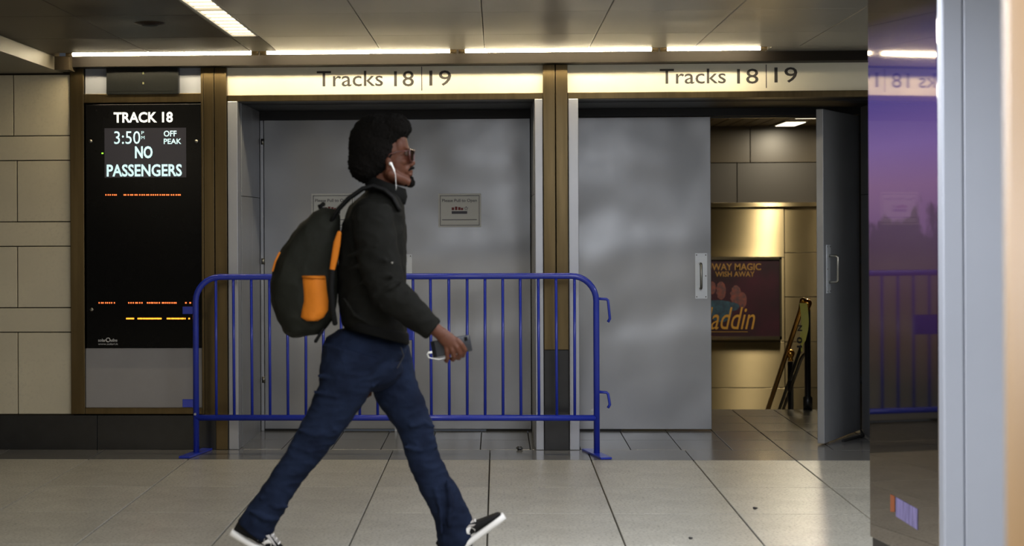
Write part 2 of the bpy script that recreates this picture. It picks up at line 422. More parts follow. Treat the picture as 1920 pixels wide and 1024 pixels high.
# ------------------------------------------------------------------ left stone wall
wl = MB().box((-7, YW + .02, 0), (X(135, YW), YW + .3, ZC)).build('wall_left', 'limestone_joint', origin=(-3, YW + .1, 0))
tag(wl, 'wall clad in large and narrow cream limestone slabs left of the track display', kind='structure')
zr = [Z(v, YW, 70) for v in (140, 255, 301, 416, 462, 577, 623, 777)]
xr = X(134, YW)
for i in range(7):
    z1, z0 = zr[i], zr[i + 1]; big_row = i % 2 == 0
    e = [xr]; x = X(27 if i == 0 else 33, YW) if big_row else xr - .9
    while x > -6.9: e.append(x); x -= .62 if big_row else 1.24
    e.append(-7)
    for a, b in zip(e[1:], e[:-1]):
        MB().box((a + .003, YW - .008 + random.random() * .003, z0 + .003), (b - .003, YW + .02, z1 - .003), .002).build('slab', 'limestone', wl)
bl = MB().box((-7, YW - .012, 0), (X(428, YW), YW + .02, Z(779, YW, 70))).build('baseboard_left', 'dark_gap', origin=(-2.5, YW, 0))
tag(bl, 'tall black granite base along the left wall and display', kind='structure')
e = [-7, -5.2, -4.3, -3.4, X(182, YW), X(428, YW)]
for a, b in zip(e[:-1], e[1:]): MB().box((a + .0015, YW - .022, 0), (b - .0015, YW - .012, Z(778, YW, 70)), .002).build('granite_slab', 'black_granite', bl)

# ------------------------------------------------------------------ bronze trims of the gate wall
def trim(n, lb, *boxes, mat='bronze', seam=None):
    mb = MB()
    for b in boxes: mb.box(b[0], b[1], .003)
    o = mb.build('trim_%d' % n, mat); tag(o, lb, kind='structure'); return o
zSB = Z(176, YW); zST = Z(121, 10.775, 700)
XR = 3.6
trim(1, 'dark bronze header running under the lamp slot above both signs', ((X(132, 10.775), 10.775, zST), (XR, YW + .1, ZC + .1)), mat='header_dark')
trim(2, 'bronze rail below the left track sign', ((X(427, YW), YW - .015, ZH), (X(1020, YW), YW + .1, zSB)))
trim(3, 'bronze rail below the right track sign', ((X(1065, YW), YW - .015, ZH), (XR, YW + .1, zSB)))
xa, xm, xb = X(384, YW), X(404, YW), X(427, YW)
t4 = trim(4, 'bronze pier between the track display and the left doors', ((xa, YW - .03, Z(779, YW, 400)), (xm - .002, YW + .1, zST)), ((xm + .002, YW - .03, 0), (xb, YW + .1, zST)))
xa, xm, xb = X(1019, YW), X(1042, YW), X(1065, YW)
trim(5, 'bronze pier between the two pairs of doors', ((xa, YW - .03, .62), (xm - .002, YW + .1, zST)), ((xm + .002, YW - .03, .62), (xb, YW + .1, zST)))
t = MB().box((xa, YW - .028, 0), (xb, YW + .1, .619), .003).build('trim_6', 'black_granite'); tag(t, 'dark lower part of the pier between the doors', kind='structure')
w = MB().box((X(427, YW) , YW + .1, ZH + .003), (XR, YW + .3, ZC + .1)).build('wall_gate', 'soffit_dark'); tag(w, 'wall above the door alcoves behind the track signs', kind='structure')
w = MB().box((X(135, YW), YW + .1, 0), (X(430, YW), YW + .3, ZC)).build('wall_display', 'soffit_dark'); tag(w, 'wall behind the track display', kind='structure')

# display bay frame
zb = Z(764, YW, 270)
t = MB()
t.box((X(134, YW), YW - .03, zb - .04), (X(160, YW), YW + .1, zST), .003)
t.box((X(160, YW), YW - .03, Z(193, YW, 270)), (X(379, YW), YW + .1, Z(176, YW, 270)), .003)
t.box((X(160, YW), YW - .03, zb - .04), (X(379, YW), YW + .1, zb), .003)
t.box((X(379, YW), YW - .03, zb - .04), (X(384, YW) - .001, YW + .1, zST), .003)
t = t.build('trim_7', 'bronze'); tag(t, 'bronze frame around the track display', kind='structure')
t = prect(160, 122, 379, 176, YW, .08).build('trim_8', 'grey_blue_panel'); tag(t, 'blue-grey panel above the track display, behind the black box', kind='structure')
t = prect(161, 653, 379, 764, YW, .08).build('trim_9', 'grey_laminate'); tag(t, 'plain grey panel below the track display', kind='structure')

# ------------------------------------------------------------------ track display
p = at(270, 652, YW)
bd = root('track_display', (p.x, YW - .02, p.z), 'tall black electronic track display in the bronze frame', 'display board')
prect(161, 195, 379, 652, YW - .02, .09, .004).build('case', 'board_black', bd)
lcd = prect(196, 240, 349, 333, YW - .0215, .002).build('screen', 'lcd_grey', bd)
YT = YW - .0245
text('lettering', 'TRACK 18', (213, 210, 324, 230), YT + .002, 'board_text', bd, .03)['label'] = 'white lettering TRACK 18'
text('lettering', '3:50', (214, 246, 263, 270), YT, 'lcd_text', lcd)
text('lettering', 'P', (265, 246, 270, 252), YT, 'lcd_text', lcd); text('lettering', 'M', (265, 255, 271, 261), YT, 'lcd_text', lcd)
text('lettering', 'OFF', (307, 245, 331, 256), YT, 'lcd_text', lcd, .015); text('lettering', 'PEAK', (307, 260, 340, 270), YT, 'lcd_text', lcd, .015)
text('lettering', 'NO', (253, 274, 286, 297), YT, 'lcd_text', lcd, .03); text('lettering', 'PASSENGERS', (200, 308, 341, 331), YT, 'lcd_text', lcd, .025)
def leds(name, y, segs, mat, h=2.6):
    mb = MB()
    for a, b in segs: prect(a, y - h / 2, b, y + h / 2, YT + .001, .003, mb=mb)
    mb.build(name, mat, bd)['kind'] = 'stuff'
def scatter(a, b, n, w=2.2):
    out = []
    for i in range(n):
        x = a + (b - a) * (i + .3 + .4 * random.random()) / n; out.append((x - w / 2, x + w / 2))
    return out
leds('led_row', 365.5, scatter(197, 220, 6, 2.0) + scatter(230, 340, 26, 2.4), 'led_red')
leds('led_row', 568, scatter(184, 216, 8, 2) + scatter(240, 268, 7, 2.2) + scatter(274, 300, 7, 2.4) + scatter(302, 332, 8, 2.4) + [(347, 350), (355, 358)], 'led_red')
leds('led_row', 597.5, scatter(237, 251, 6, 2.6) + scatter(258, 303, 20, 2.6) + scatter(313, 345, 13, 2.6) + [(346, 348), (353, 356)], 'led_amber', 2.8)
leds('status_led', 287.5, [(190.5, 193.5)], 'led_green')
text('maker_logo', 'solari', (184, 635, 200, 641), YT + .002, 'logo_grey', bd, .02); text('maker_logo', 'udine', (207, 635, 220, 641), YT + .002, 'logo_grey', bd, .02)
c = at(202.5, 637.5, YT); MB().tube([(c.x + .012 * math.cos(a / 8 * math.pi), YT + .002, c.z + .012 * math.sin(a / 8 * math.pi)) for a in range(17)], .003, 6).build('maker_logo', 'logo_grey', bd)
text('maker_logo', 'www.solari.it', (184, 643, 221, 647), YT + .002, 'logo_grey', bd)
for sx, sy in ((170, 265), (368, 265), (172, 581), (369, 581)):
    c = at(sx, sy, YW - .02); MB().tube([(c.x, YW - .019, c.z), (c.x, YW - .027, c.z)], .012, 12).build('screw', 'screw_steel', bd, True)
p = at(268, 176, YW)
cb = root('clock_box', (p.x, YW - .05, p.z), 'small black box with two faint dots above the track display', 'clock')
prect(199, 121, 335, 177, YW - .05, .05, .006).build('case', 'clock_black', cb)
prect(204, 126, 330, 171, YW - .053, .003).build('glass', 'clock_black', cb)
for yy in (135, 154): prect(267, yy, 270, yy + 4, YW - .054, .002).build('colon_dot', 'clock_dot', cb)

# ------------------------------------------------------------------ track signs
for i, (a, b, tx, lx, nx, lb) in enumerate([(424, 1020, (594, 133, 776, 162), (790, 791.5), (805, 132, 846, 161), 'long white sign reading Tracks 18 19 above the closed pair of doors'),
                                         (1065, 1700, (1237, 129, 1422, 157), (1436, 1437.5), (1452, 126, 1495, 155), 'long white sign reading Tracks 18 19 above the half open doors')]):
    YG = YW + .012
    s = root('track_sign', (X((a + b) / 2, YG), YG, zSB), lb, 'sign', 'track signs above the doors')
    MB().box((X(a, YG), YG, zSB - .002), (X(b, YG), YG + .08, zST + .004)).build('panel', 'sign_white', s)
    text('lettering', 'Tracks', (tx[0], tx[1], tx[0] + 124, tx[3]), YG - .002, 'sign_ink', s, .004); text('lettering', '18', (tx[0] + 145, tx[1], tx[2], tx[3]), YG - .002, 'sign_ink', s, .004); text('lettering', '19', nx, YG - .002, 'sign_ink', s, .004)
    prect(lx[0], tx[1] - 8, lx[1], tx[3] + 8, YG - .002, .003).build('divider', 'sign_ink', s)

# ------------------------------------------------------------------ door alcoves
def post(n, x0, x1, lb):
    o = MB().box((X(x0, YW), YW - .02, 0), (X(x1, YW), YW + .12, ZH + .002), .004).build('trim_%d' % n, 'steel_post'); tag(o, lb, kind='structure')
post(10, 428, 447, 'pale steel post left of the closed pair of doors'); post(11, 1003, 1018.5, 'pale steel post right of the closed pair of doors')
post(12, 1066, 1085, 'pale steel post left of the half open doors')
XL0, XL1 = X(447, YW), X(1003, YW); XQ0, XQ1 = X(1085, YW), 2.43
def alcove(n, x, s, lb):
    xs_ = (x, x - s * .1)
    o = MB().box((xs_[0], YW + .12, 0), (xs_[1], YD + .06, ZH)).build('wall_alcove_%d' % n, 'dark_gap'); tag(o, lb, kind='structure')
    for y0, y1 in ((YW + .12, YW + .6), (YW + .604, YD - .03)):
        for z0, z1 in ((0, 1.58), (1.584, ZH)): MB().box((x, y0, z0), (x + s * .004, y1, z1), .001).build('jamb_panel', 'jamb_steel', o)
    return o
a1 = alcove(1, XL0, 1, 'steel lined left side of the closed door alcove'); a2 = alcove(2, XL1, -1, 'steel lined right side of the closed door alcove')
a3 = alcove(3, XQ0, 1, 'steel lined left side of the open door alcove'); a4 = alcove(4, XQ1, -1, 'steel lined right side of the open door alcove')
w = MB().box((XL0 - .1, YW + .3, ZH), (XR, YD + .1, ZH + .05)).build('ceiling_alcove', 'soffit_dark'); tag(w, 'dark soffit of the door alcoves', kind='structure')
o = MB().box((XL0, YD + .0, ZH - .06), (XL1, YD + .08, ZH)).build('trim_13', 'soffit_dark'); tag(o, 'dark head rail above the closed doors', kind='structure')
o = MB().box((XQ0, YD + .0, ZH - .05), (XQ1, YD + .08, ZH)).build('trim_14', 'soffit_dark'); tag(o, 'dark head rail above the open doorway', kind='structure')
w = MB().box((XL0 - .1, YD + .09, 0), (XQ0 + .02, YD + .3, ZH)).build('wall_behind_doors', 'dark_gap'); tag(w, 'dark wall behind the closed doors', kind='structure')

o = MB().box((XL0 + .005, YD - .012, 0), (XL0 + .027, YD + .05, ZH - .06), .002).build('trim_15', 'steel_post'); tag(o, 'narrow steel frame stile on the hinge side of the closed doors', kind='structure')
def pull(parent, O, ex, n):                        # O: plate bottom corner, ex: width vector direction, n: outward normal
    zz = Vector((0, 0, 1)); w, h = .08, .305
    pl = MB().obox(O + n * .004, ex * w, zz * h, n * -.004).build('pull_plate', 'pull_white', parent)
    c = O + ex * (w * .42) + n * .004
    MB().tube([c + zz * .07, c + zz * .07 + n * .045, c + zz * .08 + n * .055, c + zz * .225 + n * .055, c + zz * .235 + n * .045, c + zz * .235], .0085, 10, side=tuple(ex)).build('handle', 'screw_steel', pl, True)
    for i, j in ((.12, .04), (.88, .04), (.12, .96), (.88, .96), (.88, .5)):
        q = O + ex * w * i + zz * h * j + n * .004; MB().tube([q, q + n * .002], .004, 8).build('screw', 'dark_bronze', pl)
def leaf(n, x0, x1, lb, plate):
    o = MB().box((x0, YD, .012), (x1, YD + .045, ZH - .055), .003).build('door_%d' % n, 'door_steel', origin=((x0 + x1) / 2, YD, .012)); tag(o, lb, kind='structure')
    if plate is not None: pull(o, Vector((plate, YD, Z(560, YD, 1310))), Vector((1, 0, 0)), Vector((0, -1, 0)))
    return o
xs0 = X(742, YD)
d1 = leaf(1, XL0 + .03, xs0 - .003, 'left leaf of the closed stainless steel doors', X(712, YD))
d2 = leaf(2, xs0 + .003, XL1 - .008, 'right leaf of the closed stainless steel doors', X(750, YD))
d3 = leaf(3, XQ0 + .008, X(1333, YD), 'shut stainless steel leaf of the half open doors with a white pull plate', X(1303, YD))
for d, xh in ((d1, XL0 + .022),):
    for py in (266, 490, 712):
        z = Z(py, YD, 480); MB().tube([(xh, YD - .008, z - .02), (xh, YD - .008, z + .02)], .012, 10).box((xh - .02, YD - .004, z - .022), (xh + .012, YD, z + .022)).build('hinge', 'screw_steel', d, True)
for xx in (xs0 - .012, ):
    MB().box((xx, YD - .012, .0), (xx + .016, YD, .05)).build('floor_bolt', 'pull_white', d1)
for d, a, b in ((d1, 478, 560), (d2, 910, 1000), (d3, 1085, 1164)):
    MB().box((X(a, YD), YD - .006, .0), (X(b, YD), YD, .014)).build('door_sweep', 'dark_gap', d)
# open leaf
hp = Vector((XQ1 - .012, YD - .02, 0)); fp = onz(1546, 836); fp.z = 0
dv = (fp - hp).normalized(); wl_ = (fp - hp).length; nn = Vector((-dv.y, dv.x, 0)); nn = nn if nn.y < 0 else -nn
o = MB().obox(hp + Vector((0, 0, .012)), dv * wl_, -nn * .045, Vector((0, 0, ZH - .07)), .003).build('door_4', 'door_steel', origin=tuple(hp)); tag(o, 'stainless steel door leaf standing open towards the concourse', kind='structure')
pull(o, hp + dv * (wl_ - .14) + Vector((0, 0, Z(550, 11.2, 1550))), dv, nn)
for py in (258, 488, 712):
    z = Z(py, YD, 1600); c = hp + nn * .008 + dv * -.004
    MB().tube([(c.x, c.y, z - .025), (c.x, c.y, z + .025)], .013, 10).build('hinge', 'dark_gap', o, True)
m_ = MB(); pts = [hp + dv * .05 + nn * .02, hp + dv * .3 + nn * .1, hp + dv * (wl_ - .2) + nn * .06]
MB().tube([(q.x, q.y, .012) for q in pts], .009, 8).build('torn_door_sweep', 'dark_gap', o)

# notices on the closed doors
def notice(x0, lb):
    x1 = x0 + 80; r = root('paper_notice', (X(x0 + 40, YD), YD - .004, Z(426, YD, x0)), lb, 'notice', 'notices on the closed doors')
    prect(x0, 363, x1, 426, YD - .004, .003).build('sheet', 'paper', r)
    b = MB()
    for q in ((x0 + 3, 366.5, x1 - 3, 367.6), (x0 + 3, 422, x1 - 3, 423), (x0 + 3, 366.5, x0 + 4, 423), (x1 - 4, 366.5, x1 - 3, 423)): prect(*q, YD - .0055, .0012, mb=b)
    b.build('border_line', 'paper_ink', r)
    text('lettering', 'Please Pull to Open', (x0 + 7, 373, x1 - 8, 380.5), YD - .0055, 'paper_ink', r, .01, depth=.001)
    e = MB(); 
    for k, (dx, hh) in enumerate(((25, 5), (31, 6.5), (37, 5.5), (42, 4))): prect(x0 + dx, 394 - hh, x0 + dx + 4.5, 394, YD - .0055, .0012, mb=e)
    e.build('emblem', 'paper_red', r)
    c = at(x0 + 52, 391, YD - .0055); st = []
    for k in range(11): rr = .014 if k % 2 == 0 else .006; st.append((c.x + rr * math.sin(k * math.pi / 5), YD - .005, c.z + rr * math.cos(k * math.pi / 5)))
    MB().tube(st, .0016, 5).build('star_outline', 'paper_ink', r)
    l = MB(); prect(x0 + 25, 396, x0 + 54, 401, YD - .0055, .0012, mb=l); prect(x0 + 7, 411.5, x1 - 8, 412.8, YD - .0055, .0012, mb=l); l.build('small_print', 'paper_ink', r)
notice(822, 'framed paper notice on the right closed door, fully in view'); notice(584, 'framed paper notice on the left closed door, half hidden by the backpack')

# ------------------------------------------------------------------ stair lobby behind the open door
Y2 = 16.5; XSL, XSR = .45, 3.08; ZL = 2.3
w = MB().box((XSL, Y2 + .01, -2.6), (XSR, Y2 + .2, ZL)).build('wall_stair_back', 'dark_gap'); tag(w, 'stone and steel clad wall at the far side of the stair', kind='structure')
def spanel(x0, x1, y0, y1, mat, dy=0.0, nm='panel'):
    ex, ez = .003, .003
    MB().box((x0 + ex, Y2 - .012 - dy, Z(y1, Y2, 1430) + ez), (x1 - ex, Y2 + .01, Z(y0, Y2, 1430) - ez), .002).build(nm, mat, w)
xj = X(1407, Y2); xk = X(1470, Y2); xd = X(1382, Y2)
for a, b in ((XSL, XSL + .75), (XSL + .75, XSL + 1.35), (XSL + 1.35, xj), (xj, XSR)): spanel(a, b, 205, 305, 'stair_stone')
for a, b in ((XSL, XSL + .9), (XSL + .9, xd), (xd, XSR)): spanel(a, b, 305, 384, 'stair_dark')
MB().box((XSL, Y2 - .06, Z(388, Y2, 1430)), (XSR, Y2 + .01, Z(380, Y2, 1430)), .003).build('ledge', 'stair_steel', w)
for a, b in ((XSL, XSL + .95), (XSL + .95, xk)):
    for y0, y1 in ((388, 483), (483, 640), (640, 727), (727, 1060)): spanel(a, b, y0, y1, 'stair_steel', .01)
for y0, y1 in ((388, 474), (474, 557), (557, 641), (641, 727), (727, 1060)): spanel(xk, XSR, y0, y1, 'stair_steel')
for n, (x0, x1) in enumerate(((XSL - .15, XSL), (XSR, XSR + .15))):
    o = MB().box((x0, YD + .1, -2.6), (x1, Y2 + .2, ZL)).build('wall_stair_side_%d' % n, 'stair_stone'); tag(o, ('left' if n == 0 else 'right') + ' side wall of the stair lobby', kind='structure')
o = MB().box((XSL, YD + .08, ZH - .06), (XSR + .1, YD + .2, ZL + .05)).build('wall_over_doorway', 'stair_dark'); tag(o, 'wall over the open doorway on the stair side', kind='structure')
cl = MB().box((XSL - .1, YD + .1, ZL + .02), (XSR + .1, Y2 + .2, ZL + .1)).build('ceiling_stair', 'dark_gap'); tag(cl, 'slatted metal ceiling over the stair', kind='structure')
x = XSL
while x < XSR - .05:
    MB().box((x + .006, YD + .2, ZL), (x + .124, Y2, ZL + .02), .003).build('slat', 'slat_ceiling', cl); x += .13
for (qx, qy, lb) in ((1482, 230, 'lower, farther glowing panel in the slatted stair ceiling'), (1522, 215, 'upper, nearer glowing panel in the slatted stair ceiling, cut by the open door')):
    p = onz(qx, qy, ZL)
    r = root('stair_ceiling_light', (p.x, p.y, ZL), lb, 'ceiling light', 'lights in the stair ceiling')
    MB().box((p.x - .1, p.y - .32, ZL - .012), (p.x + .1, p.y + .32, ZL - .001), .002).build('frame', 'fixture_white', r)
    MB().box((p.x - .085, p.y - .3, ZL - .016), (p.x + .085, p.y + .3, ZL - .012)).build('diffuser', 'lens_glow', r)
st = root('stairs_down', (1.75, 13.3, 0), 'stone stair going down behind the open door', kind='structure')
for i in range(10):
    z = -.17 * (i + 1); MB().box((XSL, 13.3 + .28 * i, z - .4), (XSR, 13.58 + .28 * i + .02, z), .004).build('step', 'lobby_tile', st)
MB().box((XSL, 16.1, -2.6), (XSR, Y2 + .01, -1.87)).build('landing', 'lobby_tile', st)
# poster
YP = Y2 - .075; px0, px1 = 1262, 1462
p = at((px0 + px1) / 2, 632, YP)
ps = root('theatre_poster', (p.x, YP, p.z), 'dark show poster with gold lettering on the steel wall beyond the stair', 'poster')
prect(px0, 487, px1, 631, YP, .03).build('sheet', 'poster_dark', ps)
fr = MB()
for q in ((px0 - 4, 482, px1 + 4, 487), (px0 - 4, 631, px1 + 4, 637), (px0 - 4, 482, px0, 637), (px1, 482, px1 + 4, 637)): prect(*q, YP - .015, .06, mb=fr)
fr.build('frame', 'poster_frame', ps)
text('lettering', 'BROADWAY MAGIC', (1281, 494, 1427, 507), YP - .002, 'poster_gold_dim', ps, .02, depth=.001)
text('lettering', 'YOU CAN\'T WISH AWAY'[10:], (1341, 509, 1415, 519), YP - .002, 'poster_gold_dim', ps, .02, depth=.001)
text('lettering', 'Aladdin', (1296, 576, 1416, 618), YP - .004, 'poster_gold', ps, 0, .35, depth=.001)
prect(1330, 621.5, 1402, 623, YP - .002, .001).build('small_print_line', 'poster_gold_dim', ps)
for mt, blobs in (('poster_teal', ((1345, 572, 30, 9), (1352, 588, 20, 16), (1372, 575, 14, 8))), ('poster_rose', ((1352, 545, 9, 17), (1380, 555, 10, 20), (1392, 563, 8, 15), (1335, 540, 7, 12)))):
    mb = MB()
    for bx, by, rx, ry in blobs:
        c = at(bx, by, YP); k = YP / F
        mb.add([(c.x, YP - .0008 - .0001 * len(mb.v) / 24, c.z)] + [(c.x + rx * k * math.cos(j * math.pi / 12) * (1 + .15 * math.sin(3 * j)), YP - .0008 - .0001 * len(mb.v) / 24, c.z + ry * k * math.sin(j * math.pi / 12)) for j in range(24)], [(0, 1 + (j + 1) % 24, 1 + j) for j in range(24)])
    mb.build('colour_patch', mt, ps)
# handrail
XH = at(1508, 768, 13.27).x + .03
hr = root('stair_handrail', (XH, 13.29, 0), 'brass stair handrail on black posts behind the open door', 'handrail')
def hpost(y, z0, z1, r):
    MB().lathe((XH, y, z0), [(r * 1.5, 0), (r * 1.5, .09), (r, .1), (r, z1 - z0)]).build('post', 'black_paint', hr, True)
def rz_(y): return .80 - .56 * (y - 13.29)
hpost(13.29, .0, .74, .023); hpost(14.06, -.51, rz_(14.06) - .07, .023)
for y in (13.29, 14.06):
    b = rz_(y) - .065 if y > 14 else .735
    MB().lathe((XH, y, b), [(.024, 0), (.018, .02), (.03, .045), (.034, .06), (.03, .078), (.016, .09), (.004, .094)]).build('finial', 'brass', hr, True)
MB().tube([(XH - .045, 13.22, .82), (XH - .035, 13.30, .815), (XH - .03, 13.4, rz_(13.4)), (XH - .03, 15.3, rz_(15.3))], .02, 12).build('top_rail', 'brass', hr, True)
MB().tube([(XH - .01, 13.5, rz_(13.5) - .22), (XH - .01, 15.3, rz_(15.3) - .22)], .013, 8).build('lower_rail', 'black_paint', hr, True)
MB().tube([(XH, 13.3, .42), (XH + .0, 13.44, .40), (XH - .01, 13.52, .36), (XH - .01, 15.3, .36 - .56 * 1.78)], .013, 8).build('lower_rail', 'black_paint', hr, True)
# caution tape
tp = root('caution_tape', (XH - .04, 13.22, .4), 'scrap of pale yellow tape with black letters hanging from the handrail', 'tape')
n = 14; vs = []; fs = []
for i in range(n):
    t = i / (n - 1); zz = .80 - .36 * t; wd = .028 if t < .55 else .028 - .022 * math.sin((t - .55) / .45 * math.pi / 2) * (1 if t > .8 else .3)
    xx = XH - .045 + .012 * math.sin(t * 5)
    for sx, sy in ((-1, 0), (1, 0), (1, .001), (-1, .001)): vs.append((xx + sx * wd, 13.2 + sy + .012 * math.sin(t * 8), zz))
for i in range(n - 1):
    for j in range(4): a = i * 4 + j; b = i * 4 + (j + 1) % 4; fs.append((a, b, b + 4, a + 4))
fs += [(3, 2, 1, 0), (4 * n - 4, 4 * n - 3, 4 * n - 2, 4 * n - 1)]
link_mesh('strip', vs, fs, 'tape_yellow', tp)
text('lettering', '10', (1494, 632, 1504, 652), 13.183, 'tape_ink', tp, .03, rot=1, depth=.001); text('lettering', 'N', (1495, 610, 1504, 621), 13.183, 'tape_ink', tp, .03, rot=1, depth=.001)

# ------------------------------------------------------------------ rest of the concourse, outside the frame
for nm, a, b, lb in (('wall_concourse_far', (-7, -6.2, 0), (7, -6, ZC + .1), 'pale wall across the concourse'), ('wall_concourse_left', (-7.2, -6, 0), (-7, 11, ZC + .1), 'left end wall of the concourse'), ('wall_concourse_right', (7, -6, 0), (7.2, 11, ZC + .1), 'right end wall of the concourse')):
    tag(MB().box(a, b).build(nm, 'far_wall'), lb, kind='structure')
o = MB().box((2.54, YW - .02, 0), (XR, YW + .3, ZH - .002)).box((XR, YW - .02, 0), (7, YW + .3, ZC + .1)).build('wall_right', 'limestone'); tag(o, 'stone wall right of the gates, hidden behind the display cabinet', kind='structure')

# ------------------------------------------------------------------ advertising cabinet on the right
K0 = Vector((1.550, 7.434, 0)); ke = Vector((.1455, -.9893, 0)); kr = Vector((.9893, .1455, 0)); kz = Vector((0, 0, 1))
kb = root('display_cabinet', tuple(K0 + ke * .4 + kr * .4), 'tall cabinet with a dark mirror-like screen and pale metal front at right', 'display cabinet')
GL = .728; KT = 2.40
MB().obox(K0 + kr * .012 + kz * .02, ke * (GL + .02), kr * .75, kz * (KT - .02)).build('body', 'kiosk_dark', kb)
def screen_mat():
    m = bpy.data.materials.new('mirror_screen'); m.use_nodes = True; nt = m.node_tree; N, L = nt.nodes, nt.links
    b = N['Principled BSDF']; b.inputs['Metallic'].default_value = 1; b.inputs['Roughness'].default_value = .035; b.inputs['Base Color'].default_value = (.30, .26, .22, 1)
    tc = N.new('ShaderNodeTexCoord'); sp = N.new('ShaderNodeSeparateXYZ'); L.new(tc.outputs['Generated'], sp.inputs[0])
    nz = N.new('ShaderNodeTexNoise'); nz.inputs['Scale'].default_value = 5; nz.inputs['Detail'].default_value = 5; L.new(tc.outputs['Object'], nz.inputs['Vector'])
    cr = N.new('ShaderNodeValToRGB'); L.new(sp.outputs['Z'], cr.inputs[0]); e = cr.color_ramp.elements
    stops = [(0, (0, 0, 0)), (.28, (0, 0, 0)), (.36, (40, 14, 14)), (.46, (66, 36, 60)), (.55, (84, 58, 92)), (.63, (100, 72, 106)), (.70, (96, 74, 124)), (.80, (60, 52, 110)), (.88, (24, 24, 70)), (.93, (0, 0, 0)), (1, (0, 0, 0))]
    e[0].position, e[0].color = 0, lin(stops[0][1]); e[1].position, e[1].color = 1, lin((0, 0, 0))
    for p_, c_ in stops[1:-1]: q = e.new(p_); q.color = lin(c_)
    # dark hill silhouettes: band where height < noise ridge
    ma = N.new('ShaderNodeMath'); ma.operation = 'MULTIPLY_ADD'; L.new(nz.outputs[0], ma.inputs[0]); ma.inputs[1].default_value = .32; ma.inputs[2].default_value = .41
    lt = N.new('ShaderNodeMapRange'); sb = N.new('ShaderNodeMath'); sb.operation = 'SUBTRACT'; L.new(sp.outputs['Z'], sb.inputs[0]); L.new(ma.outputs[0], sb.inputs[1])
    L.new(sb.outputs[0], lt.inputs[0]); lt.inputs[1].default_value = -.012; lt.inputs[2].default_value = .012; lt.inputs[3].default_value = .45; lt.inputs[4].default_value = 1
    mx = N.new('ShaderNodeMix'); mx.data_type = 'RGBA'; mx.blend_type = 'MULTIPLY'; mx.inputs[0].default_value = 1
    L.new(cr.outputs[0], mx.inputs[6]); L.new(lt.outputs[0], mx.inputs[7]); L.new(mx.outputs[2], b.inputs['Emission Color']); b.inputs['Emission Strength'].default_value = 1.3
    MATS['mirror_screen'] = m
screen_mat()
MB().obox(K0 + kz * .085, ke * GL, kr * .012, kz * (KT - .085), .004).build('screen', 'mirror_screen', kb)
f0 = K0 + ke * GL
MB().obox(f0 + kz * 0, ke * .05, kr * .082, kz * KT, .008).build('corner_stile', 'kiosk_metal', kb)
MB().obox(f0 + kr * .085, ke * .044, kr * .7, kz * KT, .008).build('front_panel', 'kiosk_metal', kb)
def on_screen(px, py, d=.0015):                    # picture point on the screen plane
    v = ray(px, py); n_ = kr; t = (K0 - Vector((0, 0, H))).dot(n_) / v.dot(n_); return Vector((0, 0, H)) + v * t - kr * d
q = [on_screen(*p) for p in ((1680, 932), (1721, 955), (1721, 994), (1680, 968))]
link_mesh('painted_reflection_patch', [tuple(a) for a in q] + [tuple(a + kr * .001) for a in q], [(0, 1, 2, 3), (7, 6, 5, 4)], 'reflection_lilac', kb)  # mirrored sign lettering, painted on the screen as a lilac patch
q = [on_screen(*p) for p in ((1670, 927), (1678, 931), (1678, 960), (1670, 960))]
link_mesh('painted_reflection_patch', [tuple(a) for a in q] + [tuple(a + kr * .001) for a in q], [(0, 1, 2, 3), (7, 6, 5, 4)], 'reflection_orange', kb)  # orange end of the same painted-on reflection
c = at(1893, 421, 2.9)
tc_ = root('added_tan_column', (c.x + .22, 2.9, 0), 'added tan round column close to the camera, standing in for the tan reflection on the metal front', 'column')
MB().lathe((c.x + .22, 2.9, 0), [(.23, 0), (.23, .1), (.22, .11), (.22, ZC - .01)], 48).build('shaft', 'added_tan_column', tc_, True)  # added column, its tan replaces a warm reflection on the cabinet metal
MB().lathe((c.x + .22, 2.9, 0), [(.26, 0), (.26, .06), (.231, .07)], 48).build('base_ring', 'bronze', tc_, True)

# ------------------------------------------------------------------ crowd barrier
YC = 10.665
bp = lambda px, py: at(px, py, YC)
br = root('crowd_barrier', (X(742, YC), YC, 0), 'blue steel crowd barrier in front of the closed doors', 'barrier')
xl, xr_, zt, zbm = bp(367, 600).x, bp(1118, 600).x, bp(742, 518.5).z, bp(742, 783.5).z
R_ = .15; pts = [(xl, YC, .012)]
pts += [(xl + R_ - R_ * math.cos(a * math.pi / 16), YC, zt - R_ + R_ * math.sin(a * math.pi / 16)) for a in range(9)]
pts += [(xr_ - R_ + R_ * math.sin(a * math.pi / 16), YC, zt - R_ + R_ * math.cos(a * math.pi / 16)) for a in range(9)] + [(xr_, YC, .012)]
MB().tube(pts, .0185, 14, side=(0, 1, 0)).build('frame_tube', 'barrier_blue', br, True)
MB().tube([(xl, YC, zbm), (xr_, YC, zbm)], .0185, 14).build('bottom_rail', 'barrier_blue', br, True)
for i in range(21):
    x = bp(405 + 33.6 * i, 620).x; top = zt
    MB().tube([(x, YC, zbm), (x + random.uniform(-.003, .003), YC, zt)], .0088, 10).build('bar', 'barrier_blue', br, True)
for (a, b) in (((345, 860), (390, 843)), ((1137, 862), (1100, 843))):
    p0, p1 = onz(*a), onz(*b); p0.y = max(p0.y, 10.45); p1.y = min(p1.y, 10.875); d = (p1 - p0); s = Vector((-d.y, d.x, 0)).normalized() * .034
    MB().obox(p0 - s + Vector((0, 0, .001)), d, s * 2, Vector((0, 0, .012)), .002).build('foot', 'barrier_blue', br)
for y0, y1 in ((575, 589), (749, 764)): prect(342, y0, 364, y1, YC - .006, .012, .003).build('hinge_tab', 'barrier_blue', br)
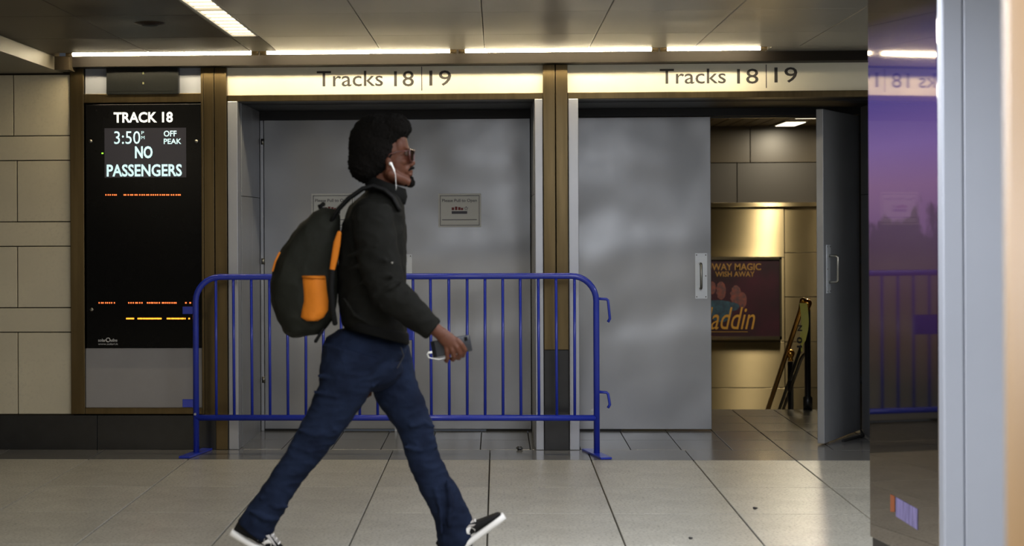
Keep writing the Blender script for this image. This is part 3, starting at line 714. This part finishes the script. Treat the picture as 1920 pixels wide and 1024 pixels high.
for y0, y1 in ((560, 604), (735, 765)):
    a, b = bp(1122, y0), bp(1140, y0 + 1); e = bp(1143.5, y1); pts = [(a.x, YC, a.z), (b.x - .01, YC, b.z), (b.x, YC, b.z - .008), (e.x, YC, e.z + .02), (e.x - .012, YC, e.z)]
    MB().tube(pts, .0085, 10).build('hook', 'barrier_blue', br, True)
prect(674, 600, 774, 638, YC - .012, .024, .003).build('name_plate', 'barrier_blue', br)
for px, py in ((367, 776), (1110, 768)):
    c = bp(px, py); MB().tube([(c.x, YC - .02, c.z), (c.x, YC - .026, c.z)], .008, 8).build('rivet', 'galv', br)

# litter
for px, py, s, lb in ((974, 844, .022, 'crumpled dark scrap on the border by the pier'), (1416, 955, .012, 'small dark speck of litter on the pale floor right of centre'), (1295, 1011, .010, 'tiny dark speck of litter low on the pale floor')):
    p = onz(px, py); mb = MB().ell((p.x, p.y, s * .35), (s, s * .7, s * .45), 10, 6)
    mb.v = [tuple(Vector(v) + Vector((0, 0, abs(noise.noise(Vector(v) * 60)) * s * .5))) for v in mb.v]
    tag(mb.build('litter', 'black_paint'), lb, 'litter', 'litter on the floor')

# ------------------------------------------------------------------ walking person
YM = 7.25; PXM = YM / F
def P(px, py, d=0.0): return at(px, py, YM + d)
def chain(mb, pts, ky=1.0, n=24, caps='round'):     # pts: (px, py, radius px, depth offset)
    mb.tube([P(a, b, d) for a, b, r, d in pts], [r * PXM for a, b, r, d in pts], n, ky, caps, side=(0, 1, 0)); return mb
def blob(mb, px, py, rx, rz, ry, d=0.0, tilt=0.0, n=24, m=14):
    mb.ell(P(px, py, d), (rx * PXM, ry, rz * PXM), n, m, Matrix.Rotation(tilt, 3, 'Y') if tilt else None); return mb
def fold_disp(amp, sc, seed, stretch=(1, 1, 1), ridged=False):
    def f(co):
        out = np.empty(len(co), np.float32)
        for i, c in enumerate(co):
            v = Vector((c[0] * sc * stretch[0] + seed, c[1] * sc * stretch[1], c[2] * sc * stretch[2]))
            a = noise.noise(v + noise.noise_vector(v * .6) * .7)
            out[i] = (a * .45 + (.5 - abs(noise.noise(v * 1.7 + Vector((4, 9, 2))) * 1.6)) * .55) * amp if ridged else a * amp
        return out
    return f

# body: head, neck, arms and hands, trunk and legs in one skin
b = MB()
blob(b, 722, 284, 43, 45, .075); blob(b, 745, 304, 23, 38, .060)
chain(b, [(732, 326, 15, 0), (752, 336, 13, 0), (764, 341, 10, 0)], [3.0, 2.3, 1.7])
blob(b, 765, 343, 8, 7, .022); chain(b, [(750, 252, 9, 0), (755, 265, 9, 0), (759, 277, 7.5, 0)], [2.6, 2.7, 3.0]); blob(b, 763, 279, 5, 4, .040); blob(b, 748, 275, 15, 26, .064)
chain(b, [(766, 284, 3.2, 0), (770, 295, 4.2, 0), (774.5, 306, 4.4, 0)], [1.2, 1.3, 1.5]); blob(b, 770, 309, 6, 4.5, .019)
blob(b, 769, 321, 5.5, 3.2, .022); blob(b, 768.5, 327.5, 5.5, 3.4, .020); blob(b, 760, 318, 10, 12, .040)
for s in (-1, 1):
    blob(b, 752, 303, 12, 9, .022, s * .036)                                   # cheekbone
    blob(b, 729, 305, 6.5, 11, .010, s * .079, -.25); blob(b, 727, 314, 4, 6, .009, s * .077)
chain(b, [(718, 318, 26, 0), (715, 345, 24, 0), (710, 380, 24, 0)], 1.0)
blob(b, 700, 430, 42, 60, .13); blob(b, 697, 540, 42, 110, .13); blob(b, 684, 650, 50, 34, .12)
for px, d in ((640, -.085), (745, .085)): pass
chain(b, [(668, 676, 28, -.085), (638, 740, 30, -.085), (605, 800, 24, -.085), (534, 900, 20, -.085), (482, 985, 17, -.085)])
chain(b, [(712, 676, 28, .085), (748, 740, 30, .085), (781, 805, 24, .085), (814, 900, 22, .085), (846, 995, 17, .085)])
# near arm with the phone hand
chain(b, [(700, 405, 20, -.16), (712, 480, 20, -.225), (724, 545, 18, -.25), (780, 595, 15, -.262), (818, 619, 12, -.27), (828, 627, 12.5, -.275)])
chain(b, [(826, 625, 12.5, -.276), (838, 636, 14, -.280), (848, 645, 13.5, -.281)], [.75, .68, .62])
for f in ([(857, 638, 5.2, -.284), (865, 646, 5.0, -.287), (872, 656, 4.6, -.280), (868, 667, 4.2, -.262), (862, 668, 3.8, -.248)],
          [(852, 645, 5.2, -.288), (857, 653, 5.0, -.291), (862.5, 663, 4.6, -.283), (860, 672, 4.2, -.264), (855, 671, 3.8, -.25)],
          [(845, 650, 5.0, -.287), (848.5, 658, 4.8, -.290), (851.5, 668, 4.4, -.282), (850, 675, 4.0, -.265), (846, 673, 3.6, -.25)],
          [(837, 650, 4.6, -.283), (838, 660, 4.4, -.285), (839.5, 671, 4.0, -.278), (837.5, 678, 3.6, -.264), (835, 676, 3.2, -.25)]):
    chain(b, f, 1.0, 14)
chain(b, [(832, 628, 6.5, -.27), (844, 632, 5.6, -.245), (856, 637, 5, -.232), (865, 642, 4.4, -.230)], 1.0, 14)   # thumb behind the phone
# far arm hanging behind the legs
chain(b, [(700, 405, 20, .16), (690, 480, 20, .205), (684, 545, 18, .22), (685, 620, 15, .22), (686, 680, 12, .2), (686, 705, 13, .19)])
for i, (dx, dy) in enumerate(((-8, .175), (-3, .185), (3, .195), (8, .2))):
    chain(b, [(686 + dx, 710, 4.6, dy), (687 + dx, 728, 4.4, dy - .006), (686 + dx, 746 - abs(i - 1) * 3, 3.8, dy - .016)], 1.0, 12)
chain(b, [(680, 695, 5.5, .165), (684, 712, 5, .15), (688, 726, 4.4, .146)], 1.0, 12)
body = b.remesh('person', 'skin', .0033, 3, None, .5, None)
tag(body, 'person with a big afro, dark jacket and jeans striding to the right, phone in hand', 'person')

# jeans
j = MB()
blob(j, 684, 652, 80, 42, .165); blob(j, 690, 690, 66, 44, .15)
chain(j, [(664, 660, 60, -.075), (653, 700, 55, -.085), (640, 738, 46, -.09), (606, 798, 37, -.09), (570, 850, 32, -.09), (534, 900, 27.5, -.09), (509, 942, 28.5, -.09), (477, 990, 34, -.09), (472, 997, 34, -.09)], [1, .95, .9, .9, .92, 1, 1, .9, .9], 28, 'flat')
chain(j, [(714, 660, 54, .08), (732, 700, 46, .085), (747, 740, 42, .085), (769, 780, 36.5, .085), (781, 805, 33, .085), (791, 850, 31.5, .085), (813, 900, 32, .085), (835, 940, 33.5, .085), (851, 978, 35, .085), (854, 1014, 34, .085), (852, 1032, 31, .085)], [1, 1, 1, 1, 1, 1, .95, .9, .9, .9, .9], 28, 'flat')
for pts in ([(600, 705, 4, -.16), (640, 712, 5, -.185), (680, 702, 3, -.17)], [(590, 735, 3, -.15), (630, 745, 5, -.178), (668, 738, 3, -.165)], [(560, 806, 3, -.135), (592, 815, 5, -.16), (628, 806, 3, -.15)],
            [(548, 835, 3, -.13), (578, 846, 4.5, -.155), (606, 842, 3, -.14)], [(770, 800, 3, .0), (797, 792, 4.5, .02), (813, 800, 3, .06)], [(760, 838, 3, .02), (788, 846, 4.5, .015), (818, 838, 3, .05)],
            [(490, 935, 3, -.14), (515, 950, 5, -.15), (538, 950, 3, -.13)], [(470, 958, 3, -.15), (495, 972, 5.5, -.158), (522, 974, 4, -.13)], [(838, 900, 3, .02), (845, 940, 5, .015), (842, 985, 4, .012)], [(815, 915, 3, .02), (826, 955, 4.5, .012), (828, 1000, 3, .012)],
            [(705, 655, 3, -.15), (745, 690, 4, -.06), (700, 725, 3, -.13)]):
    chain(j, pts, 1.0, 10)
jeans = j.remesh('jeans', 'denim', .0055, 9, body, .5, fold_disp(.010, 8, 3.1, (.9, .9, 1.9), True)); jeans['label'] = 'dark blue bootcut jeans'
chain(MB(), [(752, 652, 1.2, -.10), (757, 668, 1.2, -.09), (745, 690, 1.2, -.10)], 1, 6).build('pocket_seam', 'stitch', jeans)

# jacket
def ring(xb, xf, y, ry, sl=0, n=32, e=.8):
    out = []
    for i in range(n):
        a = 2 * math.pi * i / n; c_, s_ = math.cos(a), math.sin(a)
        ux, uy = math.copysign(abs(c_) ** e, c_), math.copysign(abs(s_) ** e, s_)
        out.append(P((xb + xf) / 2 + (xf - xb) / 2 * ux, y + sl * ux, ry * uy))
    return out
k = MB()
k.loft([ring(700, 752, 356, .085, 12), ring(676, 758, 374, .15, 6), ring(655, 758, 392, .195, 4), ring(642, 760, 420, .212), ring(636, 762, 460, .205), ring(634, 761, 510, .195), ring(634, 759, 560, .188, 4), ring(638, 762, 600, .186, 8), ring(642, 764, 622, .188, 14), ring(645, 764, 627, .186, 15)])
chain(k, [(698, 396, 38, -.165), (704, 450, 39, -.215), (714, 505, 38, -.235), (728, 547, 35, -.25), (764, 578, 29.5, -.257), (795, 604, 24.5, -.265), (813, 619, 21.5, -.268)], [1, .95, .95, .95, 1, 1, 1], 26, 'flat')
chain(k, [(698, 396, 38, .165), (690, 480, 36, .205), (684, 545, 30, .21), (685, 620, 25, .21), (686, 672, 22, .2)], 1, 26, 'flat')
blob(k, 697, 392, 36, 26, .20)
for pts in ([(652, 480, 3, -.215), (682, 470, 5, -.28), (705, 462, 3, -.30)], [(655, 505, 3, -.21), (690, 492, 5, -.285), (722, 488, 3, -.31)], [(662, 540, 3, -.20), (700, 520, 5, -.30), (735, 518, 4, -.325)],
            [(700, 556, 3, -.3), (730, 540, 5, -.325), (752, 528, 3, -.31)], [(712, 575, 3, -.29), (744, 562, 5, -.315), (766, 548, 3, -.30)], [(645, 560, 3, -.19), (665, 590, 4, -.19), (690, 606, 3, -.19)], [(755, 590, 3, -.28), (776, 580, 4, -.31), (786, 570, 3, -.29)],
            [(670, 400, 3, -.22), (690, 430, 4, -.255), (700, 470, 3, -.28)]):
    chain(k, pts, 1.0, 10)
jacket = k.remesh('jacket', 'jacket', .0055, 8, body, .5, fold_disp(.011, 8, 9.4, (1, 1, 1.5), True)); jacket['label'] = 'dark olive-black zip jacket'
c = MB()
outer, inner = [], []
for t_, (yo, g) in enumerate(((362, 6), (345, 3), (332, 0))):
    pass
cr_ = []
for (xb, xf, y, ry, sl) in ((684, 760, 374, .11, 10), (684, 764, 356, .094, 13), (690, 761, 342, .082, 12), (694, 757, 341, .076, 12), (696, 752, 360, .076, 11)): cr_.append(ring(xb, xf, y, ry, sl, 32, .95))
c.loft(cr_).build('collar', 'jacket_rib', jacket, True)
hm = MB().loft([ring(641, 765.5, 612, .192, 12), ring(643, 767, 616, .195, 13), ring(645, 767.5, 629, .195, 15), ring(648, 765, 632, .19, 15)]); hm.build('hem_band', 'jacket_rib', jacket, True)
pc = P(741, 368, -.088); MB().ell(pc, (.005, .003, .005), 10, 6).build('snap_button', 'screw_steel', jacket, True)
pc = P(735, 493, -.325); MB().ell(pc, (.004, .003, .004), 10, 6).build('snap_button', 'screw_steel', jacket, True)
zp = MB(); chain(zp, [(759, 610, 2, -.03), (762, 632, 2.4, -.03), (762, 643, 2.2, -.03)], 1, 8); zp.build('zip_end', 'screw_steel', jacket, True)

# hair and beard
h = MB(); rnd = random.Random(3)
H_ELL = [(700, 276, 47, 62, .118, 0), (735, 240, 36, 27, .100, 0), (688, 304, 35, 40, .105, 0), (712, 250, 46, 37, .112, 0)]
for e in H_ELL: blob(h, e[0], e[1], e[2], e[3], e[4], e[5])
for e in H_ELL:
    for i in range(420):
        u = Vector((rnd.gauss(0, 1), rnd.gauss(0, 1), rnd.gauss(0, 1))).normalized()
        q = P(e[0], e[1]) + Vector((u.x * e[2] * PXM, u.y * e[4], u.z * e[3] * PXM)) * .985
        r_ = rnd.uniform(.003, .007); h.ell(q, (r_, r_, r_), 8, 6)
hair = h.remesh('hair', 'hair', .0035, 1, body, .4, fold_disp(.003, 170, 1.0)); hair['label'] = 'large rounded black afro'
g = MB(); blob(g, 769, 343, 9, 8.5, .026); blob(g, 762, 345, 8, 5.5, .032); blob(g, 771, 335, 5, 5, .018)
for i in range(120):
    u = Vector((rnd.gauss(0, 1), rnd.gauss(0, 1), rnd.gauss(0, 1))).normalized(); g.ell(P(769, 343) + Vector((u.x * 9 * PXM, u.y * .026, u.z * 8.5 * PXM)), (.003,) * 3, 6, 5)
g.remesh('beard', 'hair', .0028, 1, body)
g = MB(); chain(g, [(765, 319.5, 2.2, -.026), (773, 315.5, 2.6, -.012), (775, 315, 2.6, 0), (773, 315.5, 2.6, .012), (765, 319.5, 2.2, .026)], 1, 10); g.build('moustache', 'hair', body, True)
for s in (-1, 1): MB().ell(P(762, 287, s * .032), (.012, .012, .012), 14, 10).build('eye', 'eye_white', body, True)

# glasses and earphones
gl = root('glasses', (0, 0, 0), 'x'); del gl['label']; gl.parent = body; gl.location = P(772, 290) - worg(body)
for s in (-1, 1):
    q = [(775, 281.5, s * .008), (777, 283, s * .006), (775.5, 301, s * .012), (772, 303, s * .03), (768.5, 301, s * .056), (767.5, 282, s * .064), (771, 280.5, s * .040), (775, 281.5, s * .008)]
    MB().tube([P(*v) for v in q], .0034, 8).build('rim', 'tortoise', gl, True)
    link_mesh('lens', [tuple(P(*v)) for v in q[:-1]] + [tuple(P(v[0] + .4, v[1], v[2])) for v in q[:-1]], [tuple(range(7)), tuple(range(13, 6, -1))], 'lens_glass', gl)
    MB().tube([P(767.5, 282.5, s * .064), P(764, 282.5, s * .073), P(748, 284, s * .080), P(732, 288, s * .083), P(725, 296, s * .082)], .0028, 8).build('temple', 'tortoise', gl, True)
MB().tube([P(777, 283, -.006), P(778, 282, 0), P(777, 283, .006)], .0026, 8).build('bridge', 'tortoise', gl, True)
ep = root('earphones', (0, 0, 0), 'x'); del ep['label']; ep.parent = body; ep.location = P(735, 310) - worg(body)
eb = MB(); blob(eb, 732.5, 307, 3.4, 3.2, .008, -.090); chain(eb, [(734, 308, 2, -.093), (738, 317, 1.6, -.094), (739.5, 321, 1.4, -.094)], 1, 10); eb.build('earbud', 'plastic_white', ep, True)
MB().tube([P(739.5, 320, -.094), P(741.5, 328, -.093), P(742, 338, -.090), P(743, 352, -.094), P(742, 357, -.08)], .0012, 6).build('cord', 'plastic_white', ep, True)

# shoes
def shoe(nm, origin, ang, lb, side=1):
    O = P(*origin); ca, sa = math.cos(ang), math.sin(ang)
    def T(x, y, z): return (O.x + x * ca - z * sa, O.y + y, O.z + x * sa + z * ca)
    L_ = .305
    def hw(x): t = x / L_; return .030 + .016 * math.sin(min(1, t * 1.25) * math.pi * .9) + (.006 if t > .6 else 0) - (.02 * ((t - .88) / .12) ** 2 if t > .88 else 0) - (.008 * ((.1 - t) / .1) ** 2 if t < .1 else 0)
    def prof(x):
        t = x / L_
        return float(np.interp(t, [0, .04, .15, .3, .42, .6, .8, .93, 1], [.085, .098, .094, .102, .100, .074, .055, .046, .034]))
    def rg(x, z0, z1, w, n=20, e=.6):
        out = []
        for i in range(n):
            a = 2 * math.pi * i / n; c_, s_ = math.cos(a), math.sin(a)
            out.append(T(x, w * math.copysign(abs(c_) ** e, c_), (z0 + z1) / 2 + (z1 - z0) / 2 * math.copysign(abs(s_) ** e, s_)))
        return out
    r = root(nm, (0, 0, 0), lb); r.parent = body; r.location = O - worg(body)
    xs_ = [L_ * v for v in (0, .02, .06, .15, .3, .45, .6, .75, .87, .95, .99, 1.0)]
    MB().loft([rg(x, 0, .030, hw(x) + .006) for x in xs_]).build('sole', 'shoe_white', r, True)
    MB().loft([rg(min(max(x, .006), L_ - .008), .027, prof(x), hw(x) * .96, 20, .85) for x in xs_]).build('upper', 'shoe_black', r, True)
    def panel(pn, pts, mat):                         # pts in (x, z) on the outer side; laid on both sides
        for s in (-1, 1):
            vs = []
            for off in (.0, .004):
                for x, z in pts:
                    zc = (.027 + prof(x)) / 2; hz = (prof(x) - .027) / 2; v = max(-1, min(1, (z - zc) / hz)); w = hw(x) * .97 * (1 - abs(v) ** (1 / .85) ** 2 if False else (1 - min(.999, abs(v)) ** 2.35) ** .425)
                    vs.append(T(x, s * (w + off), z))
            n = len(pts); f = [tuple(range(n)) if s > 0 else tuple(reversed(range(n))), tuple(range(n, 2 * n))] + [(i, (i + 1) % n, n + (i + 1) % n, n + i) for i in range(n)]
            link_mesh(pn, vs, f, mat, r)
    panel('side_panel', [(.075, .030), (.110, .030), (.118, .052), (.105, .078), (.088, .070)], 'shoe_white')
    panel('side_panel', [(.128, .030), (.165, .030), (.178, .046), (.168, .066), (.150, .072), (.138, .052)], 'shoe_white')
    panel('stripe', [(.112, .030), (.126, .030), (.140, .062), (.128, .074)], 'shoe_grey')
    panel('eyelet_panel', [(.130, .080), (.150, .074), (.180, .060), (.192, .062), (.170, .074), (.140, .089)], 'shoe_grey')
    for i in range(4):
        x = .135 + .019 * i; z = prof(x) + .002
        MB().tube([T(x, -.026, z - .012), T(x + .004, -.012, z), T(x + .004, .012, z), T(x, .026, z - .012)], .0035, 6).build('lace', 'shoe_white', r, True)
    tg = MB().loft([rg(x, prof(x) - .012, prof(x) + (.012 if x < .13 else .004), .022) for x in (.098, .115, .15, .19)]); tg.build('tongue', 'shoe_grey', r, True)
shoe('shoe', (430, 1003, -.088), -.50, 'black and white sneaker of the rear foot, heel lifted')
shoe('shoe', (839, 1053, .083), .63, 'black and white sneaker of the front foot, toe lifted')

# phone in the hand
ph = root('phone', tuple(P(848, 648, -.262)), 'dark grey phone held in the hand of the walking person', 'phone')
c0, c1, c2 = P(812, 671, -.262), P(886, 658, -.262), P(810, 640, -.262)
ex, ez = c1 - c0, (P(878, 628, -.262) - c1); ez = (ez - ex * ez.dot(ex) / ex.length_squared)
ph_n = ex.cross(ez).normalized()
MB().obox(c0, ex, ez, ph_n * -.009, .004).build('body', 'phone_grey', ph, True)
MB().obox(c0 - ph_n * .0095 + ex * .03 + ez * .05, ex * .94, ez * .9, ph_n * -.0006).build('screen', 'phone_glass', ph)
cm = c0 + ex * .90 + ez * .78; MB().obox(cm - ex * .05 - ez * .12, ex * .08, ez * .26, ph_n * .002, .0015).build('camera_bump', 'phone_glass', ph)
MB().obox(c0 + ex * 0 + ez * .0, ex * .10, ez, ph_n * .001).build('dark_end', 'phone_glass', ph)
pg = c0 + ez * .35 - ex * .02
MB().tube([pg + ex * .02, pg - ex * .08], .0045, 8).build('plug', 'plastic_white', ph, True)
MB().tube([pg - ex * .08, pg - ex * .10 - Vector((0, 0, .006)), pg - ex * .06 - Vector((0, 0, .02)), pg + ex * .2 - Vector((0, 0, .034)), pg + ex * .36 - Vector((0, 0, .032))], .0016, 6).build('cord', 'plastic_white', ph, True)

# backpack
bk = root('backpack', tuple(P(575, 632)), 'black backpack with orange side pocket on the back of the walking person', 'backpack')
def bring(xb, xf, y, ry, sl=0, e=.62): return ring(xb, xf, y, ry, sl, 36, e)
m = MB().loft([bring(606, 634, 392, .06, 3), bring(588, 637, 402, .105, 4), bring(562, 637, 424, .135, 3), bring(531, 635, 462, .150), bring(513, 634, 496, .155), bring(506, 633, 530, .157), bring(510, 631, 566, .155), bring(520, 626, 598, .148, -3), bring(534, 612, 620, .13, -5), bring(548, 600, 629, .10, -4)])
for pts in ([(560, 450, 4, -.13), (548, 520, 5, -.145), (552, 590, 4, -.14)], [(600, 420, 3, -.11), (596, 480, 4, -.14), (590, 515, 3, -.14)], [(575, 470, 5, -.13), (590, 478, 6, -.14), (606, 474, 4, -.13)], [(580, 492, 4, -.14), (600, 490, 5, -.14)]): chain(m, pts, 1, 10)
m.remesh('main_bag', 'pack_fabric', .006, 6, bk, .5, fold_disp(.010, 8, 5.5, (1, 1, 1), True))
pk = MB()
for s in (-1,):
    rr = []
    for (xa_, xb_, y) in ((568, 609, 517), (567, 611, 524), (569, 613, 545), (570, 616, 565), (566, 615, 582), (564, 607, 595), (575, 596, 602)):
        n = 9; row = [P(xa_ + (xb_ - xa_) * i / (n - 1), y, s * (.156 + .020 * math.sin(math.pi * i / (n - 1)) * (1 if y > 520 else .5))) for i in range(n)]
        row += [P(xb_ - (xb_ - xa_) * i / (n - 1), y, s * .125) for i in range(n)]
        rr.append(row)
    pk.loft(rr)
pk.build('side_pocket', 'pack_orange', bk, True)['label'] = 'orange side pocket'
MB().tube([P(567, 519, -.165), P(588, 520, -.182), P(610, 521, -.165)], .005, 8).build('pocket_hem', 'pack_orange', bk, True)
st_ = MB(); chain(st_, [(636, 437, 4, -.215), (632, 455, 6.5, -.215), (628, 480, 6.5, -.21), (623, 505, 5, -.205)], .5, 14); st_.build('strap_padding', 'pack_orange', bk, True)['label'] = 'orange strap padding'
for s in (-1, 1):
    sh = MB(); sp_ = [(624, 410, .10), (634, 393, .115), (654, 372, .13), (680, 354, .132), (700, 349, .128), (722, 357, .132), (738, 372, .14), (748, 392, .15)]
    sh.tube([P(a, b_, s * c_) for a, b_, c_ in sp_], .010, 14, 3.2, 'round', side=(0, 1, 0)); sh.build('shoulder_strap', 'pack_black', bk, True)
    wb = MB(); chain(wb, [(623, 505, 5, s * .205), (621, 540, 5, s * .2), (624, 580, 5, s * .19), (628, 606, 5, s * .17)], .5, 10); wb.build('webbing', 'pack_black', bk, True)
hd = MB(); chain(hd, [(604, 398, 4, -.03), (600, 386, 4.5, -.03), (606, 383, 4.5, 0), (600, 386, 4.5, .03), (604, 398, 4, .03)], 1, 10); hd.build('top_handle', 'pack_black', bk, True)
pp = MB(); chain(pp, [(524, 474, 1.8, -.12), (516, 490, 1.8, -.125), (511, 508, 1.8, -.125)], 1, 8); pp.build('piping', 'pack_orange', bk, True)
tl = MB(); chain(tl, [(606, 618, 3, -.1), (598, 630, 3, -.1), (592, 640, 3.4, -.1)], .6, 8); tl.build('loose_strap', 'pack_black', bk, True)
